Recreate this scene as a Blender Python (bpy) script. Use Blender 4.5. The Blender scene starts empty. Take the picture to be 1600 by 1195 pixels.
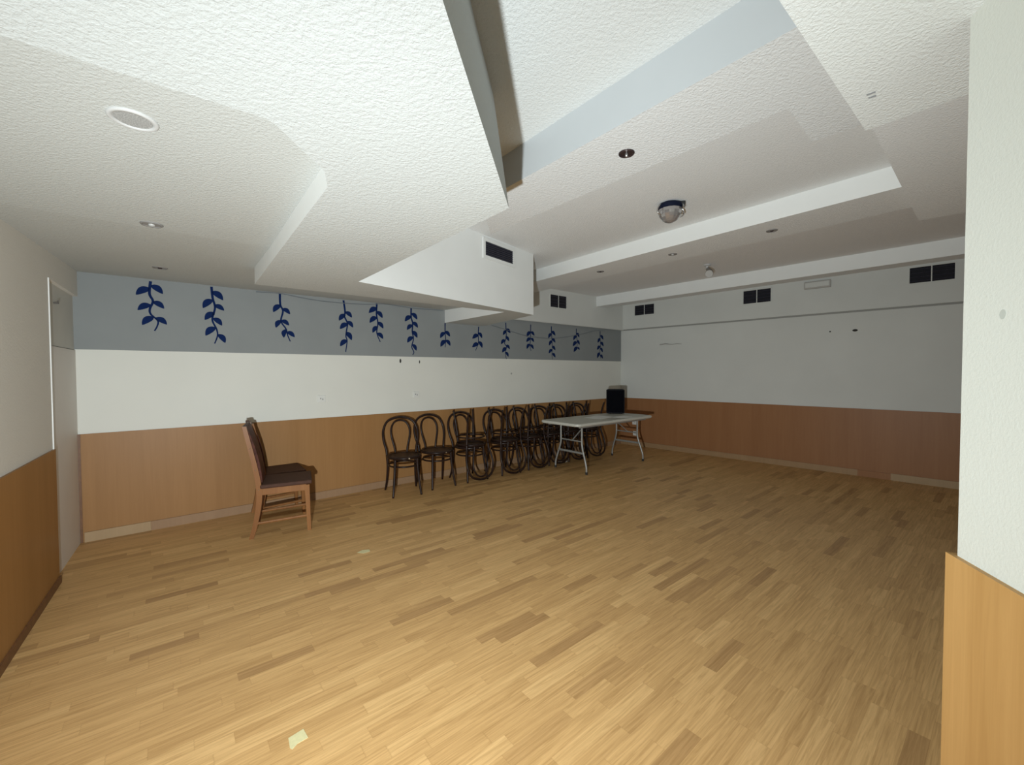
import bpy, bmesh, math, random
from mathutils import Vector, Matrix
random.seed(7)
SC = bpy.context.scene
COL = SC.collection
PI = math.pi

# ------------------------------------------------------------------ camera geometry (metres, camera above the world origin)
F, PITCH, ROLL, HCAM = 650.0, 0.02534, -0.00305, 1.45
AN = Vector((-0.63535, 0.77222, 0)); AE = Vector((0.77222, 0.63535, 0)); AD = 5.077     # back wall
BN = Vector((0.71190, 0.70228, 0)); BE = Vector((0.70228, -0.71190, 0)); BD = 7.445     # right wall


def ray(px, py):
    u, v = px - 800.0, py - 597.5
    c, s = math.cos(ROLL), math.sin(ROLL)
    u, v = c * u + s * v, -s * u + c * v
    x, up = u / F, -v / F
    c, s = math.cos(PITCH), math.sin(PITCH)
    return Vector((x, c + up * s, -s + up * c))


def at(px, py, z=0.0):                       # photo point on the level z
    d = ray(px, py); t = (z - HCAM) / d.z
    return Vector((d.x * t, d.y * t, z))


def onplane(px, py, n, dist):                # photo point on an upright plane
    d = ray(px, py); t = dist / n.dot(d)
    return Vector((d.x * t, d.y * t, HCAM + d.z * t))


def onA(px, py, off=0.0): return onplane(px, py, AN, AD - off)
def onB(px, py, off=0.0): return onplane(px, py, BN, BD - off)
def W(s, n, z=0.0): return AE * s + AN * n + Vector((0, 0, z))


ANG = math.atan2(AE.y, AE.x)                 # heading of the back wall

# ------------------------------------------------------------------ materials
def new_mat(name):
    m = bpy.data.materials.new(name); m.use_nodes = True
    nt = m.node_tree; b = nt.nodes['Principled BSDF']
    return m, nt, b


def N(nt, t, **kw):
    n = nt.nodes.new(t)
    for k, v in kw.items():
        setattr(n, k, v)
    return n


def sset(n, **kw):
    for k, v in kw.items():
        n.inputs[k.replace('_', ' ')].default_value = v


def plain(name, col, rough=0.5, metal=0.0, noise=0.0, scale=30.0, bump=0.0, spec=0.5):
    m, nt, b = new_mat(name)
    b.inputs['Roughness'].default_value = rough
    b.inputs['Metallic'].default_value = metal
    b.inputs['Specular IOR Level'].default_value = spec
    tc = N(nt, 'ShaderNodeTexCoord'); nz = N(nt, 'ShaderNodeTexNoise')
    sset(nz, Scale=scale, Detail=4.0)
    nt.links.new(tc.outputs['Object'], nz.inputs['Vector'])
    r = N(nt, 'ShaderNodeValToRGB')
    k = noise
    r.color_ramp.elements[0].position = 0.3; r.color_ramp.elements[1].position = 0.7
    r.color_ramp.elements[0].color = (col[0] * (1 - k), col[1] * (1 - k), col[2] * (1 - k), 1)
    r.color_ramp.elements[1].color = (min(1, col[0] * (1 + k)), min(1, col[1] * (1 + k)), min(1, col[2] * (1 + k)), 1)
    nt.links.new(nz.outputs['Fac'], r.inputs['Fac']); nt.links.new(r.outputs['Color'], b.inputs['Base Color'])
    if bump:
        bp = N(nt, 'ShaderNodeBump'); sset(bp, Strength=0.5, Distance=bump)
        nt.links.new(nz.outputs['Fac'], bp.inputs['Height']); nt.links.new(bp.outputs['Normal'], b.inputs['Normal'])
    return m


def stucco(name, col, bump=0.0032, scale=85.0):
    m, nt, b = new_mat(name)
    sset(b, Roughness=0.85); b.inputs['Specular IOR Level'].default_value = 0.2
    tc = N(nt, 'ShaderNodeTexCoord')
    n1 = N(nt, 'ShaderNodeTexNoise'); sset(n1, Scale=scale, Detail=3.0, Roughness=0.6, Distortion=0.25)
    n2 = N(nt, 'ShaderNodeTexNoise'); sset(n2, Scale=1.3, Detail=3.0)
    for n in (n1, n2): nt.links.new(tc.outputs['Object'], n.inputs['Vector'])
    rr = N(nt, 'ShaderNodeValToRGB'); rr.color_ramp.elements[0].position = 0.36; rr.color_ramp.elements[1].position = 0.66
    nt.links.new(n1.outputs['Fac'], rr.inputs['Fac'])
    bp = N(nt, 'ShaderNodeBump'); sset(bp, Strength=0.55, Distance=bump)
    nt.links.new(rr.outputs['Color'], bp.inputs['Height']); nt.links.new(bp.outputs['Normal'], b.inputs['Normal'])
    mx = N(nt, 'ShaderNodeMixRGB', blend_type='MIX')
    mx.inputs[1].default_value = (col[0] * .95, col[1] * .95, col[2] * .94, 1); mx.inputs[2].default_value = (*col, 1)
    nt.links.new(n2.outputs['Fac'], mx.inputs[0]); nt.links.new(mx.outputs[0], b.inputs['Base Color'])
    return m


def veneer(name, dark, light, rough=0.42):
    """Oak veneer with upright grain; widths run along the wall, grain along z."""
    m, nt, b = new_mat(name)
    sset(b, Roughness=rough); b.inputs['Specular IOR Level'].default_value = 0.2
    tc = N(nt, 'ShaderNodeTexCoord')
    mp = N(nt, 'ShaderNodeMapping'); mp.inputs['Scale'].default_value = (38, 38, 1.6)
    nt.links.new(tc.outputs['Object'], mp.inputs['Vector'])
    n1 = N(nt, 'ShaderNodeTexNoise'); sset(n1, Scale=1.0, Detail=6.0, Roughness=0.65, Distortion=0.8)
    nt.links.new(mp.outputs[0], n1.inputs['Vector'])
    mp2 = N(nt, 'ShaderNodeMapping'); mp2.inputs['Scale'].default_value = (7, 7, 0.35)
    nt.links.new(tc.outputs['Object'], mp2.inputs['Vector'])
    n2 = N(nt, 'ShaderNodeTexNoise'); sset(n2, Scale=1.0, Detail=2.0)
    nt.links.new(mp2.outputs[0], n2.inputs['Vector'])
    ad = N(nt, 'ShaderNodeMath', operation='ADD'); nt.links.new(n1.outputs['Fac'], ad.inputs[0]); nt.links.new(n2.outputs['Fac'], ad.inputs[1])
    hf = N(nt, 'ShaderNodeMath', operation='MULTIPLY'); hf.inputs[1].default_value = 0.5; nt.links.new(ad.outputs[0], hf.inputs[0])
    r = N(nt, 'ShaderNodeValToRGB'); r.color_ramp.elements[0].position = 0.28; r.color_ramp.elements[1].position = 0.72
    r.color_ramp.elements[0].color = (*dark, 1); r.color_ramp.elements[1].color = (*light, 1)
    nt.links.new(hf.outputs[0], r.inputs['Fac']); nt.links.new(r.outputs['Color'], b.inputs['Base Color'])
    return m


def parquet(name):
    m, nt, b = new_mat(name)
    L = nt.links.new
    tc = N(nt, 'ShaderNodeTexCoord')
    du = N(nt, 'ShaderNodeVectorMath', operation='DOT_PRODUCT'); du.inputs[1].default_value = AE
    dv = N(nt, 'ShaderNodeVectorMath', operation='DOT_PRODUCT'); dv.inputs[1].default_value = AN
    L(tc.outputs['Object'], du.inputs[0]); L(tc.outputs['Object'], dv.inputs[0])

    def mth(op, a, bb=None, c=None):
        n = N(nt, 'ShaderNodeMath', operation=op)
        for i, x in enumerate((a, bb, c)):
            if x is None: continue
            if isinstance(x, (int, float)): n.inputs[i].default_value = x
            else: L(x, n.inputs[i])
        return n.outputs[0]
    u, v = du.outputs['Value'], dv.outputs['Value']
    SW, PL = 0.064, 0.42
    row = mth('FLOOR', mth('DIVIDE', v, SW))
    wr = N(nt, 'ShaderNodeTexWhiteNoise', noise_dimensions='1D'); L(row, wr.inputs['W'])
    uo = mth('ADD', mth('DIVIDE', u, PL), mth('MULTIPLY', wr.outputs['Value'], 7.31))
    # uneven strip lengths: warp the cut positions with a per-row wobble
    wob = N(nt, 'ShaderNodeTexNoise', noise_dimensions='2D'); sset(wob, Scale=1.0, Detail=0.0)
    cv = N(nt, 'ShaderNodeCombineXYZ'); L(mth('MULTIPLY', uo, 0.45), cv.inputs[0]); L(mth('MULTIPLY', row, 3.7), cv.inputs[1]); L(cv.outputs[0], wob.inputs['Vector'])
    uo2 = mth('ADD', uo, mth('MULTIPLY', wob.outputs['Fac'], 1.5))
    idx = mth('FLOOR', uo2)
    ci = N(nt, 'ShaderNodeCombineXYZ'); L(row, ci.inputs[0]); L(idx, ci.inputs[1])
    wn = N(nt, 'ShaderNodeTexWhiteNoise', noise_dimensions='2D'); L(ci.outputs[0], wn.inputs['Vector'])
    tone = wn.outputs['Value']
    # grain
    gx = mth('ADD', mth('MULTIPLY', u, 3.2), mth('MULTIPLY', tone, 60.0))
    gv = N(nt, 'ShaderNodeCombineXYZ'); L(gx, gv.inputs[0]); L(mth('MULTIPLY', v, 75.0), gv.inputs[1]); L(mth('MULTIPLY', tone, 40.0), gv.inputs[2])
    g1 = N(nt, 'ShaderNodeTexNoise'); sset(g1, Scale=1.0, Detail=6.0, Roughness=0.66, Distortion=0.9); L(gv.outputs[0], g1.inputs['Vector'])
    big = N(nt, 'ShaderNodeTexNoise'); sset(big, Scale=0.9, Detail=2.0); L(tc.outputs['Object'], big.inputs['Vector'])
    ramp = N(nt, 'ShaderNodeValToRGB'); cr = ramp.color_ramp
    cr.elements[0].position = 0.0; cr.elements[0].color = (0.450, 0.262, 0.108, 1)
    cr.elements[1].position = 1.0; cr.elements[1].color = (0.710, 0.452, 0.198, 1)
    for p, c in ((0.06, (0.500, 0.297, 0.123, 1)), (0.14, (0.595, 0.362, 0.150, 1)), (0.75, (0.655, 0.406, 0.172, 1))):
        e = cr.elements.new(p); e.color = c
    L(tone, ramp.inputs['Fac'])
    gr = N(nt, 'ShaderNodeValToRGB'); gr.color_ramp.elements[0].position = 0.35; gr.color_ramp.elements[0].color = (0.76, 0.72, 0.66, 1)
    gr.color_ramp.elements[1].position = 0.62; gr.color_ramp.elements[1].color = (1.06, 1.06, 1.06, 1)
    L(g1.outputs['Fac'], gr.inputs['Fac'])
    mx = N(nt, 'ShaderNodeMixRGB', blend_type='MULTIPLY'); mx.inputs[0].default_value = 1.0
    L(ramp.outputs['Color'], mx.inputs[1]); L(gr.outputs['Color'], mx.inputs[2])
    # fine joints
    fv = mth('FRACT', mth('DIVIDE', v, SW)); fu = mth('FRACT', uo2)
    jv = mth('LESS_THAN', mth('MINIMUM', fv, mth('SUBTRACT', 1.0, fv)), 0.018)
    ju = mth('LESS_THAN', mth('MINIMUM', fu, mth('SUBTRACT', 1.0, fu)), 0.004)
    jj = mth('MAXIMUM', jv, ju)
    mj = N(nt, 'ShaderNodeMixRGB', blend_type='MULTIPLY'); L(mth('MULTIPLY', jj, 0.16), mj.inputs[0])
    L(mx.outputs[0], mj.inputs[1]); mj.inputs[2].default_value = (0.45, 0.36, 0.28, 1)
    L(mj.outputs[0], b.inputs['Base Color'])
    rr = N(nt, 'ShaderNodeMapRange'); sset(rr, To_Min=0.36, To_Max=0.52); L(big.outputs['Fac'], rr.inputs['Value']); L(rr.outputs[0], b.inputs['Roughness'])
    b.inputs['Specular IOR Level'].default_value = 0.3
    return m


M = {}
M['paint'] = plain('white_wall_paint', (0.74, 0.74, 0.70), 0.7, noise=0.02, scale=3, spec=0.25)
M['paint_a'] = plain('cream_wall_paint', (0.74, 0.735, 0.675), 0.7, noise=0.02, scale=2, spec=0.25)
M['paint_b'] = plain('dull_white_wall_paint', (0.67, 0.675, 0.64), 0.75, noise=0.025, scale=2, spec=0.2)
M['paint_smooth'] = plain('smooth_white_plaster', (0.80, 0.81, 0.79), 0.65, noise=0.012, scale=5, spec=0.25)
M['paint_front'] = stucco('white_pillar_plaster', (0.79, 0.82, 0.765), 0.0006, 110)
M['paint_left'] = stucco('grey_white_wall_plaster', (0.74, 0.715, 0.66), 0.0010, 90)
M['stucco'] = stucco('darkened_near_ceiling_plaster', (0.60, 0.615, 0.605))  # near ceiling colour darkened to offset the strong torch light
M['stucco_fine'] = stucco('lightened_fine_ceiling_plaster', (0.83, 0.845, 0.85), 0.0024, 80)  # colour lightened to lift far ceilings that the torch reaches weakly
M['blue'] = plain('grey_blue_paint', (0.270, 0.285, 0.285), 0.7, noise=0.03, scale=3, spec=0.2)
M['navy'] = plain('navy_vinyl', (0.008, 0.022, 0.090), 0.85, noise=0.08, scale=20, spec=0.06)
M['floor'] = parquet('oak_strip_laminate')
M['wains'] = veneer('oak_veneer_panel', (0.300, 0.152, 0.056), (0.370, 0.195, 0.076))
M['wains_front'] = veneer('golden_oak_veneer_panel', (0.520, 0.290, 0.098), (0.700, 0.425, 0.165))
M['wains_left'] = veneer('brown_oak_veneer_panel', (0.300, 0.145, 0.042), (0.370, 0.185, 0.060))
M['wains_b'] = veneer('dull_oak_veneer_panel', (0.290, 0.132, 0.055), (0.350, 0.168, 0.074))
M['base'] = veneer('pale_oak_skirting', (0.365, 0.250, 0.138), (0.440, 0.305, 0.175))
M['darktrim'] = plain('dark_brown_wood_edge', (0.16, 0.070, 0.025), 0.5, noise=0.15)
M['door'] = plain('off_white_door_paint', (0.72, 0.68, 0.63), 0.55, noise=0.02, scale=4)
M['bent'] = plain('dark_brown_bentwood', (0.022, 0.011, 0.008), 0.34, noise=0.35, scale=25, spec=0.22)
M['bentseat'] = plain('dark_brown_pressed_seat', (0.060, 0.034, 0.021), 0.5, noise=0.3, scale=40, bump=0.001, spec=0.2)
M['brass'] = plain('worn_metal_label', (0.7, 0.66, 0.55), 0.3, 0.9)
M['chairwood'] = veneer('reddish_brown_stained_wood', (0.185, 0.072, 0.024), (0.320, 0.145, 0.048), 0.33)
M['leather'] = plain('dark_brown_leatherette', (0.085, 0.028, 0.018), 0.55, noise=0.4, scale=18, bump=0.001, spec=0.12)
M['seatleather'] = plain('brown_leatherette_seat', (0.075, 0.036, 0.024), 0.6, noise=0.12, scale=30, spec=0.15)
M['plastic'] = plain('off_white_moulded_plastic', (0.60, 0.59, 0.525), 0.42, noise=0.03, scale=40)
M['steel'] = plain('grey_powder_coated_steel', (0.34, 0.34, 0.32), 0.35, 0.3, noise=0.05)
M['rubber'] = plain('dark_rubber', (0.02, 0.02, 0.02), 0.7)
M['black'] = plain('black_speaker_plastic', (0.005, 0.005, 0.007), 0.6, noise=0.2, spec=0.12)
M['grille'] = plain('black_speaker_cloth', (0.004, 0.004, 0.006), 0.9, noise=0.3, scale=200, bump=0.001, spec=0.05)
M['paper'] = plain('white_paper', (0.88, 0.88, 0.85), 0.8, noise=0.02)
M['tape'] = plain('pale_yellow_sticker', (0.70, 0.64, 0.36), 0.6, noise=0.06, scale=60)
M['vent_dark'] = plain('dark_vent_cavity', (0.006, 0.006, 0.012), 0.8)
M['vent_slat'] = plain('dark_grey_vent_slat', (0.040, 0.040, 0.060), 0.5)
M['vent_frame'] = plain('white_vent_frame', (0.78, 0.79, 0.77), 0.5)
M['socket'] = plain('white_socket_plastic', (0.74, 0.74, 0.70), 0.4)
M['socketgrey'] = plain('grey_socket_hole', (0.22, 0.22, 0.22), 0.5)
M['mark'] = plain('dark_wall_hole', (0.03, 0.028, 0.025), 0.9)
M['scuff'] = plain('grey_scuff', (0.40, 0.39, 0.37), 0.9)
M['cable'] = plain('grey_cable_sheath', (0.16, 0.18, 0.20), 0.6)
M['chrome'] = plain('dull_chrome', (0.55, 0.53, 0.52), 0.25, 0.9)
M['lampdark'] = plain('dark_lamp_reflector', (0.045, 0.030, 0.030), 0.25, 0.4)
M['lampgrey'] = plain('grey_lamp_trim', (0.24, 0.23, 0.22), 0.6, spec=0.2)
M['lampwhite'] = plain('white_lamp_rim', (0.52, 0.52, 0.51), 0.6)
M['navyplastic'] = plain('dark_navy_plastic', (0.005, 0.008, 0.024), 0.5, spec=0.15)
m, nt, b = new_mat('clear_faceted_dome'); b.inputs['Base Color'].default_value = (0.80, 0.76, 0.74, 1)
sset(b, Roughness=0.10); b.inputs['Transmission Weight'].default_value = 0.72; b.inputs['Metallic'].default_value = 0.25; b.inputs['IOR'].default_value = 1.45
M['dome'] = m
m, nt, b = new_mat('frosted_lamp_glass'); b.inputs['Base Color'].default_value = (0.7, 0.7, 0.68, 1)
sset(b, Roughness=0.3); b.inputs['Transmission Weight'].default_value = 0.3
M['lampglass'] = m

# ------------------------------------------------------------------ mesh helpers
def obj(name, bm, mats, parent=None, loc=None, smooth=False):
    me = bpy.data.meshes.new(name)
    bmesh.ops.recalc_face_normals(bm, faces=bm.faces)
    bm.to_mesh(me); bm.free()
    if not isinstance(mats, (list, tuple)): mats = [mats]
    for mm in mats: me.materials.append(mm)
    if smooth:
        for p in me.polygons: p.use_smooth = True
    o = bpy.data.objects.new(name, me); COL.objects.link(o)
    if parent: o.parent = parent
    if loc is not None: o.location = loc
    return o


def tag(o, label, cat, group=None):
    o['label'] = label; o['category'] = cat
    if group: o['group'] = group
    return o


def struct(o):
    o['kind'] = 'structure'; return o


def thing(name, label, cat, loc=(0, 0, 0), rotz=0.0, group=None):
    o = bpy.data.objects.new(name, None); COL.objects.link(o)
    o.empty_display_size = 0.1
    o.location = loc; o.rotation_euler = (0, 0, rotz)
    return tag(o, label, cat, group)


def box(bm, cx, cy, cz, sx, sy, sz, mat=None, bev=0.0):
    r = bmesh.ops.create_cube(bm, size=1.0)
    vs = r['verts']
    for v in vs: v.co = Vector((v.co.x * sx, v.co.y * sy, v.co.z * sz))
    if bev:
        es = list({e for v in vs for e in v.link_edges})
        rr = bmesh.ops.bevel(bm, geom=es, offset=bev, segments=2, affect='EDGES', profile=0.5)
        vs = list({v for f in rr['faces'] for v in f.verts} | {v for v in vs if v.is_valid})
    M4 = Matrix.Translation((cx, cy, cz)) @ (mat.to_4x4() if mat else Matrix.Identity(4))
    for v in vs: v.co = M4 @ v.co
    return vs


def prism(bm, bottom, top):
    """bottom and top: matching rings of points."""
    b = [bm.verts.new(p) for p in bottom]; t = [bm.verts.new(p) for p in top]
    n = len(b)
    bm.faces.new(b[::-1]); bm.faces.new(t)
    for i in range(n):
        j = (i + 1) % n
        bm.faces.new((b[i], b[j], t[j], t[i]))


def up(pts, z): return [Vector((p[0], p[1], z)) for p in pts]


def tube(bm, pts, rad, seg=10, closed=False, caps=True):
    pts = [Vector(p) for p in pts]; n = len(pts)
    rads = rad if isinstance(rad, (list, tuple)) else [rad] * n
    rings = []; prev = None
    for i, p in enumerate(pts):
        a = pts[(i - 1) % n] if (i > 0 or closed) else p
        c = pts[(i + 1) % n] if (i < n - 1 or closed) else p
        t = (c - a)
        t = t.normalized() if t.length > 1e-9 else Vector((0, 0, 1))
        if prev is None:
            ref = Vector((0, 0, 1)) if abs(t.z) < 0.9 else Vector((1, 0, 0))
            x = t.cross(ref).normalized()
        else:
            x = (prev - t * prev.dot(t)).normalized()
        prev = x; y = t.cross(x)
        rings.append([bm.verts.new(p + (x * math.cos(2 * PI * k / seg) + y * math.sin(2 * PI * k / seg)) * rads[i]) for k in range(seg)])
    m_ = n if closed else n - 1
    for i in range(m_):
        A, B = rings[i], rings[(i + 1) % n]
        off = 0
        if closed and i == n - 1:
            off = min(range(seg), key=lambda o: (A[0].co - B[o].co).length)
        for k in range(seg):
            bm.faces.new((A[k], A[(k + 1) % seg], B[(k + 1 + off) % seg], B[(k + off) % seg]))
    if caps and not closed:
        bm.faces.new(rings[0][::-1]); bm.faces.new(rings[-1])


def spline(pts, n=8):
    """Catmull-Rom through pts."""
    P = [Vector(p) for p in pts]; out = []
    for i in range(len(P) - 1):
        p0 = P[max(0, i - 1)]; p1 = P[i]; p2 = P[i + 1]; p3 = P[min(len(P) - 1, i + 2)]
        for k in range(n):
            t = k / n
            out.append(0.5 * ((2 * p1) + (p2 - p0) * t + (2 * p0 - 5 * p1 + 4 * p2 - p3) * t * t + (3 * p1 - p0 - 3 * p2 + p3) * t ** 3))
    out.append(P[-1]); return out


def lathe(bm, prof, seg=32, off=(0, 0, 0)):
    """prof: list of (r, z). r = 0 closes the end."""
    rings = []
    for r, z in prof:
        if r < 1e-6: rings.append([bm.verts.new((off[0], off[1], off[2] + z))])
        else: rings.append([bm.verts.new((off[0] + r * math.cos(2 * PI * k / seg), off[1] + r * math.sin(2 * PI * k / seg), off[2] + z)) for k in range(seg)])
    for A, B in zip(rings[:-1], rings[1:]):
        for k in range(seg):
            k2 = (k + 1) % seg
            if len(A) == 1 and len(B) == 1: continue
            if len(A) == 1: bm.faces.new((A[0], B[k], B[k2]))
            elif len(B) == 1: bm.faces.new((A[k], A[k2], B[0]))
            else: bm.faces.new((A[k], A[k2], B[k2], B[k]))


def wall_slab(name, p, q, z0, z1, n, thick, mats, parent=None):
    """slab whose room face runs p->q; n points out of the room."""
    bm = bmesh.new()
    p = Vector((p[0], p[1], 0)); q = Vector((q[0], q[1], 0)); n = Vector(n)
    ring = [p, q, q + n * thick, p + n * thick]
    prism(bm, up(ring, z0), up(ring, z1))
    return obj(name, bm, mats, parent)


def two_tone(o, under=0, side=1, thr=-0.5):
    for p in o.data.polygons: p.material_index = under if p.normal.z < thr else side


# ------------------------------------------------------------------ SETTING
LS = -0.645


def wl(n, off=0.0, z=0.0): return W(-0.626 + (n - 4.2) * 0.040 + off, n, z)   # the left wall runs slightly askew

cornerL = W(LS - 0.02, AD)
# corner of back and right wall
det = AN.x * BN.y - AN.y * BN.x
corner = Vector(((AD * BN.y - AN.y * BD) / det, (AN.x * BD - AD * BN.x) / det, 0))
Bend = corner + BE * 7.6
HW = 0.93                                     # panelling height
HB0, HB1 = 1.654, 2.31                        # blue band
ZT = 2.95

bm = bmesh.new()
fl = [W(LS - 0.1, AD + 0.1), corner + Vector((0.1, 0.15, 0)), Bend + Vector((0.2, 0.1, 0)), Vector((7.5, -0.6, 0)), Vector((1.3, -2.4, 0)), W(LS - 0.1, -2.4)]
prism(bm, up(fl, -0.08), up(fl, 0.0))
struct(obj('floor', bm, M['floor']))

# back wall, with panelling and painted band
bw = struct(wall_slab('wall_back', W(LS - 0.1, AD), corner + AE * 0.1, 0, ZT, AN, 0.12, M['paint_a']))
pw0 = onA(128, 760)
sP = pw0.dot(AE)
wall_slab('wainscot_panel', W(sP, AD - 0.012), W(corner.dot(AE), AD - 0.012), 0.0, HW, AN, 0.013, M['wains'], bw)
wall_slab('painted_band', W(-0.625, AD - 0.002), W(corner.dot(AE), AD - 0.002), HB0, HB1 + 0.06, AN, 0.003, M['blue'], bw)
# skirting: two lengths of board
bb = struct(wall_slab('baseboard_back', W(sP + 0.01, AD - 0.026), W(onA(236, 820).dot(AE), AD - 0.026), 0.0, 0.085, AN, 0.014, M['base']))
wall_slab('board', W(onA(236, 820).dot(AE) + 0.002, AD - 0.025), W(corner.dot(AE), AD - 0.025), 0.0, 0.083, AN, 0.013, veneer('rosy_oak_skirting', (0.300, 0.185, 0.105), (0.350, 0.220, 0.128)), bb)
struct(wall_slab('trim_1', W(sP - 0.035, AD - 0.018), W(sP, AD - 0.018), 0.0, HW, AN, 0.019, M['darktrim']))

# left wall, its panelling, and the flush painted door in the corner
dn0 = 4.20
lw = struct(wall_slab('wall_left', wl(-2.4), wl(dn0), 0, ZT, -AE, 0.10, M['paint_left']))
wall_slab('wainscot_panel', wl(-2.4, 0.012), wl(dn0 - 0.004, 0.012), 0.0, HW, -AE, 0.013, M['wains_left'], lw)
wall_slab('lintel', wl(dn0), wl(AD), 2.10, ZT, -AE, 0.10, M['paint_left'], lw)
struct(wall_slab('baseboard_left', wl(-2.4, 0.022), wl(dn0 - 0.004, 0.022), 0.0, 0.05, -AE, 0.010, M['darktrim']))
struct(wall_slab('trim_2', wl(dn0 - 0.012, 0.006), wl(dn0, 0.006), HW, 2.10, -AE, 0.03, M['paint_smooth']))
dr = struct(wall_slab('door_1', wl(dn0, -0.022), wl(AD, -0.022), 0.0, 1.645, -AE, 0.06, M['door']))
wall_slab('transom_panel', wl(dn0, -0.030), wl(AD, -0.030), 1.650, 2.10, -AE, 0.05, plain('grey_beige_paint', (0.60, 0.585, 0.53), 0.6, noise=0.03, scale=4), dr)
bm = bmesh.new()
k0 = onplane(81, 473, AE, -0.652)
tube(bm, [k0, k0 + AE * 0.03, k0 + AE * 0.03 + Vector((0.0, 0, 0.02))], 0.006, 6)
tube(bm, [k0 + AE * 0.02, k0 + AN * 0.09 + AE * 0.02 + Vector((0, 0, 0.01))], 0.004, 6)
obj('latch', bm, plain('dull_grey_latch', (0.14, 0.13, 0.12), 0.7, spec=0.1), dr)

# right wall: lower face, slightly proud upper face, its shadow line painted as a grey strip below
rw = struct(wall_slab('wall_right', corner - BE * 0.1, Bend, 0, ZT, BN, 0.12, M['paint_b']))
bm = bmesh.new()
ring = [corner - BN * 0.030, Bend - BN * 0.030, Bend + BN * 0.002, corner + BN * 0.002]
prism(bm, up(ring, 2.286), up(ring, ZT))
obj('upper_wall', bm, M['paint_b'], rw)
bm = bmesh.new()
ring = [corner - BN * 0.012, Bend - BN * 0.012, Bend, corner]
prism(bm, up(ring, 2.262), up(ring, 2.287))
obj('shadow_line_strip', bm, plain('painted_shadow_grey', (0.33, 0.33, 0.31), 0.8), rw)
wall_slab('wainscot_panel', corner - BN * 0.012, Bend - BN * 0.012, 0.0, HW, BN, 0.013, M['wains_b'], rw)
br0 = onB(1340, 735)
rb = struct(wall_slab('baseboard_right', corner - BN * 0.025, Vector((br0.x, br0.y, 0)) - BN * 0.025, 0.0, 0.085, BN, 0.013, veneer('dim_oak_skirting', (0.330, 0.205, 0.105), (0.390, 0.250, 0.135))))
q1 = Vector((br0.x, br0.y, 0)); q2 = onB(1392, 742); q2 = Vector((q2.x, q2.y, 0))
wall_slab('board', q1 - BN * 0.024, q2 - BN * 0.024, 0.0, 0.083, BN, 0.012, M['wains_b'], rb)
wall_slab('board', q2 - BN * 0.026, Bend - BN * 0.026, 0.0, 0.09, BN, 0.014, M['base'], rb)

# near wall end on the right, turning away behind the panelled corner
pe = at(1496, 868, 0.936); pf = at(1600, 928, 0.936)
pe.z = 0; pf.z = 0
d_ = (pf - pe).normalized()
pn = Vector((-d_.y, d_.x, 0))
if pn.x < 0: pn = -pn                                                  # out of the room (to the right)
far_back = pe + d_ * 3.4
ret = Vector((7.2, 0.5, 0)); ret2 = Vector((7.2, -0.7, 0))
ring = [pe, ret, ret2, Vector((1.45, -2.4, 0)), far_back]
bm = bmesh.new(); prism(bm, up(ring, 0), up(ring, ZT))
fw = struct(obj('wall_front', bm, M['paint_front']))
bm = bmesh.new()
o1 = pe - pn * 0.014 - d_ * 0.022
ring = [o1, far_back - pn * 0.014, far_back + pn * 0.01, pe + pn * 0.25 - d_ * 0.0 + Vector((0, .0, 0)), o1 + pn * 0.27]
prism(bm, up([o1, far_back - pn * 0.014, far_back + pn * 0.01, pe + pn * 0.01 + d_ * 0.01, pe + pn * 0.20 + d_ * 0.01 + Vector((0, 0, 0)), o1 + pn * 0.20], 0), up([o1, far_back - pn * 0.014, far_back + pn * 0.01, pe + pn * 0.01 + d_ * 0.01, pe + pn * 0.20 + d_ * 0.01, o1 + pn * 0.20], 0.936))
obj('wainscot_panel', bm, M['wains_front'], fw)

# grey smudge on the near wall end
sm = onplane(1567, 491, pn, pn.dot(pe))
bm = bmesh.new(); prism(bm, [sm + d_ * (0.010 * math.cos(a)) + Vector((0, 0, 0.012 * math.sin(a))) for a in [k * PI / 6 for k in range(12)]], [sm - pn * 0.0006 + d_ * (0.010 * math.cos(a)) + Vector((0, 0, 0.012 * math.sin(a))) for a in [k * PI / 6 for k in range(12)]])
obj('smudge', bm, plain('pale_grey_smudge', (0.58, 0.62, 0.57), 0.8), fw)

# ------------------------------------------------------------------ CEILING
H1, HC, H2, H3, HF, HF2 = 2.135, 2.63, 2.86, 2.45, 2.40, 2.60
bm = bmesh.new()
top = [W(LS - 0.1, AD + 0.1), corner + Vector((0.1, 0.15, 0)), Bend + Vector((0.2, 0.1, 0)), Vector((7.5, -0.6, 0)), Vector((1.5, -2.4, 0)), W(LS - 0.1, -2.4)]
prism(bm, up(top, H2), up(top, 3.05))
ce = struct(obj('ceiling', bm, M['stucco_fine']))

# low bulkhead with the duct box, all one underside
S0 = at(795.2, 325, H1); Sn = at(697, 17, H1)
dS = (S0 - Sn).normalized(); S1 = Sn - dS * 2.6
A0 = at(0, 55, H1); A1 = at(415, 185, H1); dA = (A0 - A1).normalized()
blk = onA(695, 504); blk = Vector((blk.x, blk.y, H1)) + AN * 0.02
blk2 = onA(756, 509); blk2 = Vector((blk2.x, blk2.y, H1)) + AN * 0.02
edge0 = at(398, 444, H1); edge1 = at(756, 493, H1); edge0n = edge0.dot(AN)
eB = W(blk.dot(AE), edge0n - 0.02, H1)
und = [S1, Sn, S0, at(560, 440, H1), at(833.5, 492, H1), blk2, blk, eB, edge0, at(415, 421, H1), at(512, 292, H1), at(507, 267, H1), at(462, 225, H1), at(432, 196, H1), A1, A0, A0 + dA * 2.0, A0 + dA * 2.0 + Vector((0.4, -2.2, 0))]
tp = [v.copy() for v in und]
for v in tp: v.z = 2.93
lean = Vector((-0.105, 0.01, 0))
tp[0] += lean; tp[1] += lean; tp[2] += lean + Vector((0.0, 0.06, 0))
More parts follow.
